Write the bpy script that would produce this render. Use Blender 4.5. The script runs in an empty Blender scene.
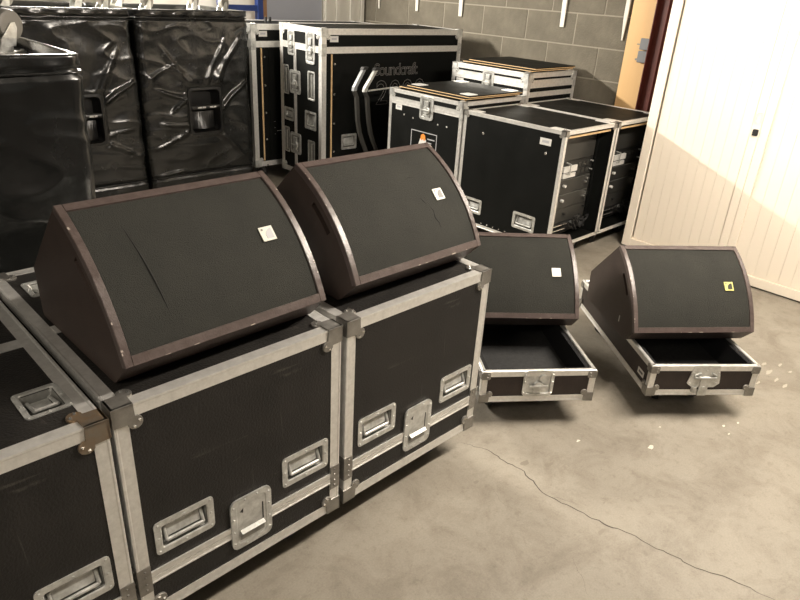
import bpy, bmesh, math, random
from mathutils import Vector, Matrix, noise
random.seed(7)
PI = math.pi
S2 = math.sqrt(.5)
scene = bpy.context.scene
col = scene.collection

# ---------------------------------------------------------------- camera
cam_d = bpy.data.cameras.new('camera'); cam = bpy.data.objects.new('camera', cam_d); col.objects.link(cam)
cam_d.sensor_width = 36; cam_d.lens = 658.64 / 800 * 36; cam_d.clip_start = .05
_t, _r = math.radians(25.57), math.radians(3.52)
_F = Vector((S2*math.cos(_t), S2*math.cos(_t), -math.sin(_t)))
_U = Vector((S2*math.sin(_t), S2*math.sin(_t), math.cos(_t)))
_R = Vector((S2, -S2, 0))
_ri = _R*math.cos(_r) + _U*math.sin(_r); _up = _U*math.cos(_r) - _R*math.sin(_r)
m = Matrix.Identity(4)
for i in range(3):
    m[i][0] = _ri[i]; m[i][1] = _up[i]; m[i][2] = -_F[i]
m[2][3] = 1.7035
cam.matrix_world = m
scene.camera = cam

# ---------------------------------------------------------------- world, lamps, exposure
w = bpy.data.worlds.new('world'); scene.world = w; w.use_nodes = True
w.node_tree.nodes['Background'].inputs[0].default_value = (1, .93, .82, 1)
w.node_tree.nodes['Background'].inputs[1].default_value = .085
scene.view_settings.view_transform = 'Standard'; scene.view_settings.look = 'None'
scene.view_settings.exposure = 0; scene.view_settings.gamma = 1; scene.view_settings.use_curve_mapping = False

def tube_lamp(name, loc, length, width, power, colr=(1, .89, .75), tilt=None):
    l = bpy.data.lights.new(name, 'AREA'); l.shape = 'RECTANGLE'; l.size = length; l.size_y = width
    l.energy = power; l.color = colr
    o = bpy.data.objects.new(name, l); col.objects.link(o); o.location = loc
    if tilt:      # keeps its long side level while facing the point
        z = (Vector(loc)-Vector(tilt)).normalized(); x = Vector((1, 0, 0)); x = (x - z*x.dot(z)).normalized(); y = z.cross(x)
        o.matrix_world = Matrix.Translation(loc) @ Matrix((x, y, z)).transposed().to_4x4()
    return o
def batten(u0, u1, v, z, power, n=8, colr=(1, .90, .78)):       # bare fluorescent batten: a row of small lamps shining all round
    for i in range(n):
        l = bpy.data.lights.new('batten_lamp', 'POINT'); l.energy = power/n; l.color = colr; l.shadow_soft_size = .04
        o = bpy.data.objects.new('batten_lamp', l); col.objects.link(o); o.location = (u0+(u1-u0)*i/(n-1), v, z)
batten(2.1, 3.5, .35, 2.45, 420, n=6)
tube_lamp('wall_flood_lamp', (2.2, 5.7, 2.30), 1.4, .06, 250, colr=(1, .93, .82), tilt=(4.3, 1.6, 1.0))
tube_lamp('ceiling_tube_lamp', (-1.2, .2, 2.5), 1.5, .12, 48)

# ---------------------------------------------------------------- materials
MATS = {}
def mat(name, base, rough=.5, metal=0, spec=.5, noise_amt=0, noise_scale=20, bump=0, bump_scale=80, base2=None, rough2=None,
        detail=4, coat=0, stretch=None):
    if name in MATS: return MATS[name]
    mt = bpy.data.materials.new(name); mt.use_nodes = True; nt = mt.node_tree; b = nt.nodes['Principled BSDF']
    b.inputs['Base Color'].default_value = (*base, 1); b.inputs['Roughness'].default_value = rough
    b.inputs['Metallic'].default_value = metal; b.inputs['Specular IOR Level'].default_value = spec
    b.inputs['Coat Weight'].default_value = coat
    tc = nt.nodes.new('ShaderNodeTexCoord'); vec = tc.outputs['Object']
    if stretch:
        mp = nt.nodes.new('ShaderNodeMapping'); mp.inputs['Scale'].default_value = stretch
        nt.links.new(vec, mp.inputs[0]); vec = mp.outputs[0]
    if base2:
        n = nt.nodes.new('ShaderNodeTexNoise'); n.inputs['Scale'].default_value = noise_scale; n.inputs['Detail'].default_value = detail
        n.inputs['Roughness'].default_value = .65
        nt.links.new(vec, n.inputs['Vector'])
        cr = nt.nodes.new('ShaderNodeValToRGB'); lo, hi = .5-noise_amt, .5+noise_amt
        cr.color_ramp.elements[0].position = lo; cr.color_ramp.elements[1].position = hi
        cr.color_ramp.elements[0].color = (*base, 1); cr.color_ramp.elements[1].color = (*base2, 1)
        nt.links.new(n.outputs['Fac'], cr.inputs[0]); nt.links.new(cr.outputs[0], b.inputs['Base Color'])
        if rough2 is not None:
            mr = nt.nodes.new('ShaderNodeMapRange'); mr.inputs[1].default_value = lo; mr.inputs[2].default_value = hi
            mr.inputs[3].default_value = rough; mr.inputs[4].default_value = rough2
            nt.links.new(n.outputs['Fac'], mr.inputs[0]); nt.links.new(mr.outputs[0], b.inputs['Roughness'])
    if bump:
        n2 = nt.nodes.new('ShaderNodeTexNoise'); n2.inputs['Scale'].default_value = bump_scale; n2.inputs['Detail'].default_value = 3
        nt.links.new(vec, n2.inputs['Vector'])
        bp = nt.nodes.new('ShaderNodeBump'); bp.inputs['Strength'].default_value = bump; bp.inputs['Distance'].default_value = .01
        nt.links.new(n2.outputs['Fac'], bp.inputs['Height']); nt.links.new(bp.outputs[0], b.inputs['Normal'])
    MATS[name] = mt
    return mt
M_board = mat('black_textured_board', (.010, .0095, .009), .45, spec=.3, base2=(.022, .020, .018), noise_amt=.22, noise_scale=9, rough2=.6, bump=.25, bump_scale=160)
def scratches(mt, stretch, rot, colr, thr):
    nt = mt.node_tree; b = nt.nodes['Principled BSDF']; L = nt.links
    tc = nt.nodes.new('ShaderNodeTexCoord'); mp = nt.nodes.new('ShaderNodeMapping'); mp.inputs['Scale'].default_value = stretch; mp.inputs['Rotation'].default_value = rot
    n = nt.nodes.new('ShaderNodeTexNoise'); n.inputs['Scale'].default_value = 18; n.inputs['Detail'].default_value = 5; n.inputs['Distortion'].default_value = .6
    L.new(tc.outputs['Object'], mp.inputs[0]); L.new(mp.outputs[0], n.inputs['Vector'])
    r = nt.nodes.new('ShaderNodeValToRGB'); r.color_ramp.elements[0].position = thr; r.color_ramp.elements[1].position = thr+.08; L.new(n.outputs['Fac'], r.inputs[0])
    mx = nt.nodes.new('ShaderNodeMix'); mx.data_type = 'RGBA'; old = b.inputs['Base Color'].links[0].from_socket
    L.new(r.outputs[0], mx.inputs[0]); L.new(old, mx.inputs[6]); mx.inputs[7].default_value = (*colr, 1); L.new(mx.outputs[2], b.inputs['Base Color'])
scratches(M_board, (.25, 1, 2.2), (.5, .6, .4), (.05, .046, .04), .66)
scratches(M_board, (2.5, 1, .3), (.2, -.5, .3), (.045, .04, .036), .67)
M_black = mat('black_laminate', (.004, .0045, .004), .5, spec=.10, base2=(.006, .0065, .006), noise_amt=.2, noise_scale=6, rough2=.6, bump=.06, bump_scale=200)
M_brown = mat('brown_black_laminate', (.020, .014, .012), .5, spec=.4, base2=(.034, .023, .019), noise_amt=.2, noise_scale=14, bump=.1, bump_scale=150)
M_alu = mat('aluminium_extrusion', (.64, .63, .60), .30, metal=.66, base2=(.90, .89, .86), noise_amt=.3, noise_scale=45, rough2=.5, detail=8, bump=.05, bump_scale=90)
M_zinc = mat('zinc_plated_steel', (.42, .42, .40), .28, metal=.6, base2=(.74, .745, .72), noise_amt=.2, noise_scale=30, rough2=.45, bump=.12, bump_scale=35)
M_plate = mat('glint_whitened_plate', (.72, .71, .68), .3, metal=.25, base2=(.85, .84, .81), noise_amt=.25, noise_scale=30)  # zinc plates whitened in colour to stand in for the flood lamp's glint
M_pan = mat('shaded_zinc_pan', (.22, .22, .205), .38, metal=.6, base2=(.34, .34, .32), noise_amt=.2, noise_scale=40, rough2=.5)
M_dull = mat('dull_steel_corner', (.22, .21, .195), .38, metal=.85, base2=(.40, .385, .355), noise_amt=.25, noise_scale=26, rough2=.6)
M_rust = mat('rusty_steel_corner', (.24, .215, .18), .42, metal=.8, base2=(.27, .185, .11), noise_amt=.16, noise_scale=20, rough2=.65)
M_rivet = mat('bright_rivet', (.75, .74, .7), .25, metal=.95)
M_rubber = mat('black_rubber', (.012, .012, .012), .6)
M_bluewheel = mat('blue_wheel', (.012, .016, .05), .45)
M_foam = mat('black_foam', (.016, .016, .017), .95, spec=.2, bump=.3, bump_scale=300)
M_carpet = mat('dark_carpet_lining', (.035, .036, .036), .95, spec=.2, base2=(.05, .05, .05), noise_amt=.2, noise_scale=60, bump=.3, bump_scale=300)
M_ply = mat('plywood_edge', (.55, .36, .17), .6, base2=(.68, .48, .26), noise_amt=.2, noise_scale=30)
M_spk = mat('brown_textured_paint', (.044, .031, .026), .5, spec=.4, base2=(.058, .041, .034), noise_amt=.2, noise_scale=12, bump=.2, bump_scale=260)
M_frame = mat('worn_brown_frame', (.062, .045, .040), .27, spec=.7, base2=(.115, .088, .080), noise_amt=.2, noise_scale=35, rough2=.42, bump=.15, bump_scale=200, detail=8)
M_chip = mat('bare_scuff', (.42, .36, .31), .6)
M_grille = mat('grille_foam', (.028, .0285, .025), .85, spec=.2, base2=(.037, .037, .032), noise_amt=.25, noise_scale=10, bump=.5, bump_scale=420)
M_crease = mat('grille_crease', (.012, .012, .011), .9)
M_badge = mat('badge_face', (.62, .60, .52), .4)
M_badge_y = mat('badge_yellow', (.62, .58, .2), .4)
M_badge_d = mat('badge_dark', (.03, .03, .02), .5)
M_badge_g = mat('badge_grey', (.40, .40, .42), .45)
M_badge_m = mat('badge_mid_grey', (.13, .13, .12), .45)
M_white = mat('white_paint', (.72, .70, .63), .45)
M_paper = mat('white_label', (.62, .61, .58), .6)
M_ink = mat('label_ink', (.10, .10, .10), .6)
M_grey = mat('grey_print', (.16, .15, .14), .5)
M_orange = mat('orange_print', (.75, .25, .04), .5)
M_cab = mat('cream_painted_steel', (.88, .80, .68), .38, base2=(.90, .82, .70), noise_amt=.3, noise_scale=3)
M_groove = mat('dark_joint', (.06, .05, .04), .7)
M_red = mat('red_oxide_paint', (.10, .022, .016), .45, base2=(.13, .03, .022), noise_amt=.2, noise_scale=10)
M_orangeply = mat('plywood_sheet', (.70, .44, .19), .5, base2=(.78, .51, .24), noise_amt=.3, noise_scale=4, stretch=(1, 1, .15))
M_box = mat('grey_plastic', (.20, .21, .22), .5)
M_vinyl = mat('black_vinyl', (.007, .0075, .007), .15, spec=.75, base2=(.012, .0125, .012), noise_amt=.25, noise_scale=5, rough2=.32, bump=.5, bump_scale=9)
M_dolly = mat('grey_dolly_board', (.55, .53, .48), .4, base2=(.66, .64, .58), noise_amt=.2, noise_scale=8)
M_tyre = mat('grey_caster_tyre', (.17, .16, .14), .5)
M_blue = mat('blue_rack_paint', (.010, .030, .14), .45)
M_greyw = mat('grey_door_paint', (.40, .42, .48), .5)
M_cord = mat('brown_timber', (.32, .17, .08), .7)
M_plastic = mat('black_plastic', (.012, .012, .012), .3)
M_gear = mat('dark_gear_panel', (.030, .029, .026), .45, base2=(.036, .035, .031), noise_amt=.2, noise_scale=8)
M_gear2 = mat('black_gear_panel', (.014, .014, .013), .45)

def mat_floor():
    mt = bpy.data.materials.new('stained_concrete'); mt.use_nodes = True; nt = mt.node_tree; b = nt.nodes['Principled BSDF']; L = nt.links
    tc = nt.nodes.new('ShaderNodeTexCoord')
    def nz(s, d, ro=.6, dist=0):
        n = nt.nodes.new('ShaderNodeTexNoise'); n.inputs['Scale'].default_value = s; n.inputs['Detail'].default_value = d
        n.inputs['Roughness'].default_value = ro; n.inputs['Distortion'].default_value = dist
        L.new(tc.outputs['Object'], n.inputs['Vector']); return n
    def ramp(n, p0, c0, p1, c1):
        r = nt.nodes.new('ShaderNodeValToRGB'); r.color_ramp.elements[0].position = p0; r.color_ramp.elements[1].position = p1
        r.color_ramp.elements[0].color = (*c0, 1); r.color_ramp.elements[1].color = (*c1, 1); L.new(n.outputs['Fac'], r.inputs[0]); return r
    def mul(a, c, f=1):
        x = nt.nodes.new('ShaderNodeMix'); x.data_type = 'RGBA'; x.blend_type = 'MULTIPLY'; x.inputs[0].default_value = f
        L.new(a, x.inputs[6]); L.new(c, x.inputs[7]); return x.outputs[2]
    base = ramp(nz(1.3, 5, .6, .3), .25, (.265, .238, .195), .75, (.365, .332, .275))
    st = ramp(nz(4.5, 8, .7, .5), .34, (.74, .72, .70), .56, (1, 1, 1))
    sp = ramp(nz(26, 6, .75), .33, (.60, .58, .55), .47, (1, 1, 1))
    gr = ramp(nz(160, 3, .7), .3, (.82, .82, .81), .7, (1.0, 1.0, 1.0))
    c = mul(mul(mul(base.outputs[0], st.outputs[0]), sp.outputs[0], .4), gr.outputs[0])
    L.new(c, b.inputs['Base Color'])
    rr = nt.nodes.new('ShaderNodeMapRange'); n = nz(3.2, 5); L.new(n.outputs['Fac'], rr.inputs[0])
    rr.inputs[3].default_value = .42; rr.inputs[4].default_value = .85; L.new(rr.outputs[0], b.inputs['Roughness'])
    bp = nt.nodes.new('ShaderNodeBump'); bp.inputs['Strength'].default_value = .12; bp.inputs['Distance'].default_value = .01
    n = nz(45, 6, .7); L.new(n.outputs['Fac'], bp.inputs['Height']); L.new(bp.outputs[0], b.inputs['Normal'])
    return mt
M_floor = mat_floor()
M_crack = mat('crack_dirt', (.085, .075, .06), .9)
M_block = mat('concrete_block', (.13, .118, .092), .9, spec=.2, base2=(.19, .172, .137), noise_amt=.25, noise_scale=7, bump=.6, bump_scale=70, detail=8)
M_mortar = mat('mortar', (.30, .275, .225), .95, spec=.2, bump=.5, bump_scale=60)
M_ceil = mat('ceiling_plaster', (.14, .13, .115), .9)

# ---------------------------------------------------------------- helpers
class MB:
    def __init__(s): s.v = []; s.f = []
    def add(s, vs, fs, fn=None):
        o = len(s.v); s.v += [tuple(fn(*p)) if fn else tuple(p) for p in vs]; s.f += [tuple(i+o for i in f) for f in fs]; return s
    def box(s, x0, x1, y0, y1, z0, z1, fn=None):
        vs = [(x, y, z) for z in (z0, z1) for y in (y0, y1) for x in (x0, x1)]
        return s.add(vs, [(0, 2, 3, 1), (4, 5, 7, 6), (0, 1, 5, 4), (2, 6, 7, 3), (0, 4, 6, 2), (1, 3, 7, 5)], fn)
    def loft(s, loops, cap0=True, cap1=True, fn=None):
        n = len(loops[0]); vs = [p for l in loops for p in l]; fs = []
        for k in range(len(loops)-1):
            for i in range(n):
                j = (i+1) % n; fs.append((k*n+i, k*n+j, (k+1)*n+j, (k+1)*n+i))
        if cap0: fs.append(tuple(range(n))[::-1])
        if cap1: fs.append(tuple((len(loops)-1)*n+i for i in range(n)))
        return s.add(vs, fs, fn)
    def cyl(s, p, q, r, n=12, r2=None, fn=None):
        p, q = Vector(p), Vector(q); d = (q-p).normalized(); a = d.orthogonal().normalized(); b = d.cross(a); r2 = r if r2 is None else r2
        lo = [[tuple(c + (a*math.cos(2*PI*i/n) + b*math.sin(2*PI*i/n))*rr) for i in range(n)] for c, rr in ((p, r), (q, r2))]
        return s.loft(lo, fn=fn)
    def tube(s, pts, r, n=8, rs=None):
        pts = [Vector(p) for p in pts]; lo = []; a = None
        for i, p in enumerate(pts):
            d = (pts[min(i+1, len(pts)-1)] - pts[max(i-1, 0)]).normalized()
            a = d.orthogonal().normalized() if a is None else (a - d*a.dot(d)).normalized()
            b = d.cross(a); rr = rs[i] if rs else r
            lo.append([tuple(p + (a*math.cos(2*PI*k/n) + b*math.sin(2*PI*k/n))*rr) for k in range(n)])
        return s.loft(lo)
    def rivet(s, p, fn, r=.0045, h=.0022):          # p = (a, b, n) on a face
        a, b, n = p
        lo = [[(a+rr*math.cos(2*PI*i/6), b+rr*math.sin(2*PI*i/6), n+hh) for i in range(6)] for rr, hh in ((r, 0), (r*.65, h))]
        return s.loft(lo, False, True, fn)
    def build(s, name, mt, parent=None, smooth=False, bevel=0, **props):
        me = bpy.data.meshes.new(name); me.from_pydata(s.v, [], s.f)
        bm = bmesh.new(); bm.from_mesh(me)
        bmesh.ops.recalc_face_normals(bm, faces=bm.faces)
        if bevel:
            bmesh.ops.bevel(bm, geom=[e for e in bm.edges if e.is_manifold and e.calc_face_angle(0) > .5], offset=bevel, segments=2, affect='EDGES', profile=.6)
        bm.to_mesh(me); bm.free()
        if smooth:
            for p in me.polygons: p.use_smooth = True
        me.materials.append(mt)
        return link(name, me, parent, **props)
def link(name, me, parent=None, **props):
    o = bpy.data.objects.new(name, me); col.objects.link(o)
    if parent is not None: o.parent = parent
    for k, v in props.items(): o[k] = v
    return o
def thing(name, label, cat, loc=(0, 0, 0), rotz=0, group=None):
    o = bpy.data.objects.new(name, None); col.objects.link(o); o.empty_display_size = .05
    o.location = loc; o.rotation_euler = (0, 0, math.radians(rotz)); o['label'] = label; o['category'] = cat
    if group: o['group'] = group
    return o
def copy_tree(o, parent=None):
    c = o.copy(); col.objects.link(c); c.parent = parent
    for ch in list(o.children): copy_tree(ch, c)
    return c
def tag(o, label, cat, group=None):
    o['label'] = label; o['category'] = cat
    if group: o['group'] = group
    return o
def rr(a0, a1, b0, b1, r, n, k=3):
    out = []
    for ca, cb, st in ((a1-r, b0+r, -90), (a1-r, b1-r, 0), (a0+r, b1-r, 90), (a0+r, b0+r, 180)):
        for i in range(k+1):
            t = math.radians(st + 90*i/k); out.append((ca+r*math.cos(t), cb+r*math.sin(t), n))
    return out

# ---------------------------------------------------------------- the setting
UW, VW, ZC = 5.15, 6.0, 2.62
fl = MB().box(-3.5, UW+.2, -3.5, VW+.2, -.1, 0).build('floor', M_floor, kind='structure')
MB().box(-3.5, UW+.2, -3.5, VW+.2, ZC, ZC+.1).build('ceiling', M_ceil, kind='structure')
wb = MB().box(UW, UW+.2, -3.5, VW+.2, 0, ZC).build('wall_right', M_mortar, kind='structure')
wl = MB().box(-3.5, UW, VW, VW+.2, 0, ZC).build('wall_back', M_white, kind='structure')
# concrete blocks, only where the wall shows above the cases
bm_ = MB().box(-.004, .06, 0, .488, 0, .235); first = None
row0 = .105
for i in range(3, 10):
    z = row0 + i*.245
    if z + .24 > ZC: break
    off = .25 if i % 2 else 0
    v = 2.04 - off
    while v < VW - .02:
        L = min(.488, VW - .004 - v)
        if first is None:
            first = bm_.build('concrete_block', M_block, wb, bevel=.003); o = first
        elif L < .48:
            o = MB().box(-.004, .06, 0, L, 0, .235).build('concrete_block', M_block, wb, bevel=.003)
        else:
            o = link('concrete_block', first.data, wb)
        o.location = (UW + random.uniform(-.0012, .0012), v, z)
        v += .5
# crack lines and old paint spots lying in the floor surface
def cam_ray_floor(px, py):
    du, dv = px-400, py-300; d = _F*658.64 + _ri*du - _up*dv
    t = -1.7035/d.z; return Vector((d.x*t, d.y*t, 0))
def crack(pix, wd):
    pts = [cam_ray_floor(*p) for p in pix]; fine = []
    for a, b in zip(pts, pts[1:]):
        n = max(2, int((b-a).length/.018))
        for i in range(n):
            p = a.lerp(b, i/n); q = noise.noise_vector(p*9)*.016 + noise.noise_vector(p*38)*.011
            fine.append(p + Vector((q.x, q.y, 0)))
    fine.append(pts[-1]); mb = MB(); vs = []; fs = []
    for i, p in enumerate(fine):
        d = (fine[min(i+1, len(fine)-1)]-fine[max(i-1, 0)]).normalized(); s = Vector((-d.y, d.x, 0))
        e = wd*(.35+.65*abs(noise.noise(p*14)))*(min(1, i/8+.15))*(min(1, (len(fine)-1-i)/8+.1))
        vs += [tuple(p+s*e+Vector((0, 0, .0006))), tuple(p-s*e+Vector((0, 0, .0006)))]
        if i: fs.append((2*i-2, 2*i-1, 2*i+1, 2*i))
    mb.add(vs, fs).build('crack', M_crack, fl)
crack([(463, 442), (490, 452), (523, 472), (541, 492), (566, 506), (596, 521), (637, 538), (662, 552), (690, 566), (722, 578), (756, 592), (790, 606)], .0045)
crack([(541, 492), (553, 498), (566, 500), (584, 507)], .0025)
crack([(487, 487), (500, 500), (510, 512)], .002)
crack([(572, 555), (580, 575), (590, 598)], .002)
crack([(583, 498), (586, 506)], .003)
def spot(px, py, r, mt, sq=.6):
    c = cam_ray_floor(px, py); n = 14
    pts = []
    for i in range(n):
        t = 2*PI*i/n; k = r*(.75+.5*noise.noise(Vector((px*.37+math.cos(t), py*.21+math.sin(t), 0)))+random.uniform(-.12, .12))
        pts.append((c.x+k*math.cos(t), c.y+k*sq*math.sin(t), .0005))
    MB().add(pts, [tuple(range(n))]).build('floor_spot', mt, fl)
M_spotw = mat('spilled_plaster', (.66, .62, .53), .7)
M_scuff = mat('pale_scuff', (.44, .405, .34), .7)
M_spotd = mat('grease_stain', (.22, .195, .155), .55)
for px, py, r in ((651, 447, .022), (578, 441, .014), (724, 426, .012), (729, 434, .009), (738, 423, .01), (660, 427, .008)): spot(px, py, r, M_spotw)
for px, py, r in ((769, 372, .03), (780, 365, .02), (758, 383, .018), (776, 380, .02), (790, 372, .016), (750, 376, .02), (764, 364, .02), (785, 386, .022)): spot(px, py, r*1.5, M_scuff, .3)
for px, py, r in ((525, 463, .03), (549, 465, .028), (601, 532, .026), (517, 513, .016), (476, 482, .02), (604, 503, .008)): spot(px, py, r, M_spotd, .5)

# right wall fittings: plywood sheet, red post, junction box, shelf brackets
pb = MB().box(UW-.05, UW-.012, 2.54, 2.775, 0, 2.25).build('plywood_sheet', M_orangeply, bevel=.002)
tag(pb, 'upright orange plywood sheet standing against the block wall', 'board')
rp = thing('steel_post', 'dark red painted steel post beside the plywood sheet', 'post', (UW-.125, 2.487, 0))
MB().box(-.03, .06, -.05, -.044, 0, ZC-.01).box(-.03, .06, .044, .05, 0, ZC-.01).box(.01, .018, -.044, .044, 0, ZC-.01).build('post_profile', M_red, rp)
MB().box(-.06, .062, -.075, .052, 0, .012).build('base_plate', M_red, rp)
jb = thing('junction_box', 'grey double hinge box on the plywood sheet edge', 'box', (UW-.05, 2.60, 1.26))
MB().box(-.03, 0, -.045, .045, 0, .085).build('box_body', M_box, jb, bevel=.006)
MB().box(-.032, 0, -.042, .042, .092, .175).build('box_lid', M_box, jb, bevel=.006)
MB().cyl((-.016, .045, .02), (-.016, .062, .02), .008).cyl((-.016, .045, .13), (-.016, .07, .13), .004).build('pin', M_dull, jb)
BR = 'white shelf brackets on the block wall'
for v, zb, wd, lab in ((5.72, 1.46, .010, 'thin white shelf bracket nearest the corner with the white trim'), (5.15, 1.47, .018, 'white shelf bracket above the top of the lettered console case'),
                       (4.56, 1.46, .022, 'white shelf bracket above the end of the lettered console case'), (3.41, 1.455, .020, 'white shelf bracket above the case with broad aluminium bands'),
                       (2.835, 1.40, .016, 'long tapering white shelf bracket next to the plywood sheet')):
    tp = .3 if v < 3 else .92
    b = MB().loft([[(-.012, -wd*tp, zb), (-.012, wd*tp, zb), (-.020, wd*tp, zb), (-.020, -wd*tp, zb)], [(-.012, -wd, zb+.18), (-.012, wd, zb+.18), (-.026, wd, zb+.18), (-.026, -wd, zb+.18)],
                  [(-.012, -wd, 1.80), (-.012, wd, 1.80), (-.026, wd, 1.80), (-.026, -wd, 1.80)]])
    b.box(-.30, -.026, -wd, wd, 1.788, 1.80)
    o = b.build('shelf_bracket', M_white); o.location = (UW, v, 0)
    tag(o, lab, 'bracket', BR)
tag(MB().box(UW-.34, UW-.013, 2.7, 5.9, 1.801, 1.826).build('wall_shelf', M_orangeply, bevel=.002), 'long wooden shelf board carried by white wall brackets', 'shelf')
# back wall fittings
MB().box(3.86, 4.57, VW-.02, VW-.001, 0, 2.2).build('door_1', M_greyw, kind='structure')
t1 = MB().box(4.59, 5.13, VW-.03, VW-.001, 0, ZC-.01)
for a in (4.60, 4.74, 4.93, 5.08): t1.box(a, a+.04, VW-.055, VW-.03, 0, ZC-.01)
t1.build('trim_1', M_white, kind='structure')
pr = thing('pallet_rack', 'blue steel rack upright with beam behind the black covers', 'rack', (3.72, VW-.12, 0))
MB().box(0, .055, -.03, .03, 0, 2.3).build('upright', M_blue, pr); MB().box(-.4, 0, -.02, .02, 1.40, 1.45).build('beam', M_blue, pr)
MB().box(-.4, -.345, -.03, .03, 0, 2.3).build('upright', M_blue, pr)
tag(MB().box(3.80, 3.85, VW-.1, VW-.03, 0, 2.1).build('timber_batten', M_cord, bevel=.003), 'brown timber batten leaning beside the blue rack upright', 'timber')

# ---------------------------------------------------------------- cream tambour cabinet
def cabinet():
    vl, vr, u0, u1, h = 2.20, .63, 4.55, 4.98, 1.98
    c = thing('tambour_cabinet', 'tall cream steel cabinet with two sliding slatted shutters', 'cabinet', (u0, vl, 0))
    W = vl - vr
    def fn(a, b, n): return (-n, -a, b)          # a to the right, b up, n towards the camera side
    D = u1-u0
    MB().box(0, W, .07, h, -D, -D+.01, fn).box(0, .012, .07, h, -D+.01, -.02, fn).box(W-.012, W, .07, h, -D+.01, -.02, fn).box(.012, W-.012, h-.012, h, -D+.01, -.02, fn).box(.012, W-.012, .07, .085, -D+.01, -.02, fn).build('carcass', M_cab, c)
    MB().box(.01, W-.01, 0, .07, -D+.02, -.02, fn).build('plinth', M_groove, c)
    MB().box(0, .065, .012, h, -.02, .0, fn).build('frame_stile', M_cab, c, bevel=.003)
    MB().box(W-.065, W, .012, h, -.02, .0, fn).build('frame_stile', M_cab, c, bevel=.003)
    MB().box(.066, W-.066, .012, .075, -.02, .0, fn).build('bottom_rail', M_cab, c, bevel=.002)
    MB().box(.066, W-.066, h-.06, h, -.02, .0, fn).build('top_rail', M_cab, c, bevel=.002)
    mid = vl - 1.455
    for s in (0, 1):
        sh = MB().box(.072 if s == 0 else mid+.02, mid-.02 if s == 0 else W-.072, .078, h-.062, -.030, -.022, fn).build('shutter', M_cab, c)
        x0, x1 = (.076, mid-.058) if s == 0 else (mid+.058, W-.076); n = 9; wdt = (x1-x0)/n; first = None
        for i in range(n):
            if first is None:
                g = MB().box(0, wdt-.0012, .08, h-.064, 0, .006, fn).build('slat', M_cab, sh, bevel=.0016); first = g
            else: g = link('slat', first.data, sh)
            g.location = (.022, -(x0+i*wdt), 0)
        pa = (mid-.055, mid-.001) if s == 0 else (mid+.001, mid+.055)
        hb = MB().box(*pa, .08, h-.064, -.022, -.004, fn).build('handle_bar', M_cab, sh, bevel=.004)
        if s == 0:
            MB().loft([rr(pa[0]+.012, pa[1]-.008, 1.04, 1.11, .012, -.004), rr(pa[0]+.012, pa[1]-.008, 1.04, 1.11, .012, .003), rr(pa[0]+.016, pa[1]-.012, 1.045, 1.105, .008, .003), rr(pa[0]+.016, pa[1]-.012, 1.045, 1.105, .008, -.003)], fn=fn).build('finger_pull', M_cab, sh)
            lk = MB().loft([rr(pa[0]+.016, pa[1]-.006, 0.965, 1.005, .006, -.004), rr(pa[0]+.016, pa[1]-.006, 0.965, 1.005, .006, .006)], fn=fn).build('lock', M_rubber, sh)
    return c
cabinet()

# ---------------------------------------------------------------- flight case kit
def frames(w, d, z0, z1):
    return dict(front=lambda a, b, n: (a, -n, b), back=lambda a, b, n: (w-a, d+n, b), left=lambda a, b, n: (-n, d-a, b),
                right=lambda a, b, n: (w+n, a, b), top=lambda a, b, n: (a, b, z1+n), bottom=lambda a, b, n: (a, d-b, z0-n))
def panel(parent, fn, A, B, holes, mt, th=.010, name='panel'):
    xs = sorted({0, A[0], A[1]} - ({0} if A[0] != 0 else set()) | {x for h in holes for x in h[:2]}); ys = sorted({B[0], B[1]} | {y for h in holes for y in h[2:]})
    xs = [x for x in xs if A[0] <= x <= A[1]]; mb = MB()
    for x0, x1 in zip(xs, xs[1:]):
        run = None
        for y0, y1 in zip(ys, ys[1:]):
            cx, cy = (x0+x1)/2, (y0+y1)/2
            inside = any(h[0] < cx < h[1] and h[2] < cy < h[3] for h in holes)
            if not inside: mb.box(x0, x1, y0, y1, -th, 0, fn)
    return mb.build(name, mt, parent)
def extrusion(parent, P, Q, D1, D2, wd=.032, t=.0018, mt=None, name='edge_extrusion'):
    P, Q, D1, D2 = Vector(P), Vector(Q), Vector(D1), Vector(D2)
    prof = [(wd, -t), (wd, 0), (0, 0), (0, wd), (-t, wd), (-t, .005), (-t-.0016, .002), (-t-.0012, -t-.0012), (.002, -t-.0016), (.005, -t)]
    lo = [[tuple(c + D1*a + D2*b) for a, b in prof] for c in (P, Q)]
    return MB().loft(lo).build(name, mt or M_alu, parent)
def corner(parent, P, D, size=.05, mt=None, t=.0062, name='corner_cap'):
    # D = three inward unit directions; three eared plates meeting at the corner
    P = Vector(P); D = [Vector(x) for x in D]; mb = MB(); rv = MB(); s = size
    for i, j, k in ((0, 1, 2), (1, 2, 0), (2, 0, 1)):
        fn = lambda a, b, n, i=i, j=j, k=k: tuple(P + D[i]*a + D[j]*b - D[k]*n)
        out = [(-t, -t), (s, -t), (s*1.04, s*.66)]; ec, er = s*1.02, s*.40
        for q in range(9):
            an = math.radians(-62 + 214*q/8); out.append((ec + er*math.cos(an), ec + er*math.sin(an)))
        out += [(s*.66, s*1.04), (-t, s)]
        mb.loft([[(a, b, 0) for a, b in out], [(a, b, t-.0012) for a, b in out], [(a*.975+.0006, b*.975+.0006, t) for a, b in out]], True, True, fn)
        for an in (-20, 110):
            rv.rivet((ec+er*.55*math.cos(math.radians(an)), ec+er*.55*math.sin(math.radians(an)), t), fn, s*.095, .003)
    c = mb.build(name, mt or M_dull, parent)
    rv.build('rivets', M_rivet, c, kind='stuff')
    return c
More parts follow.
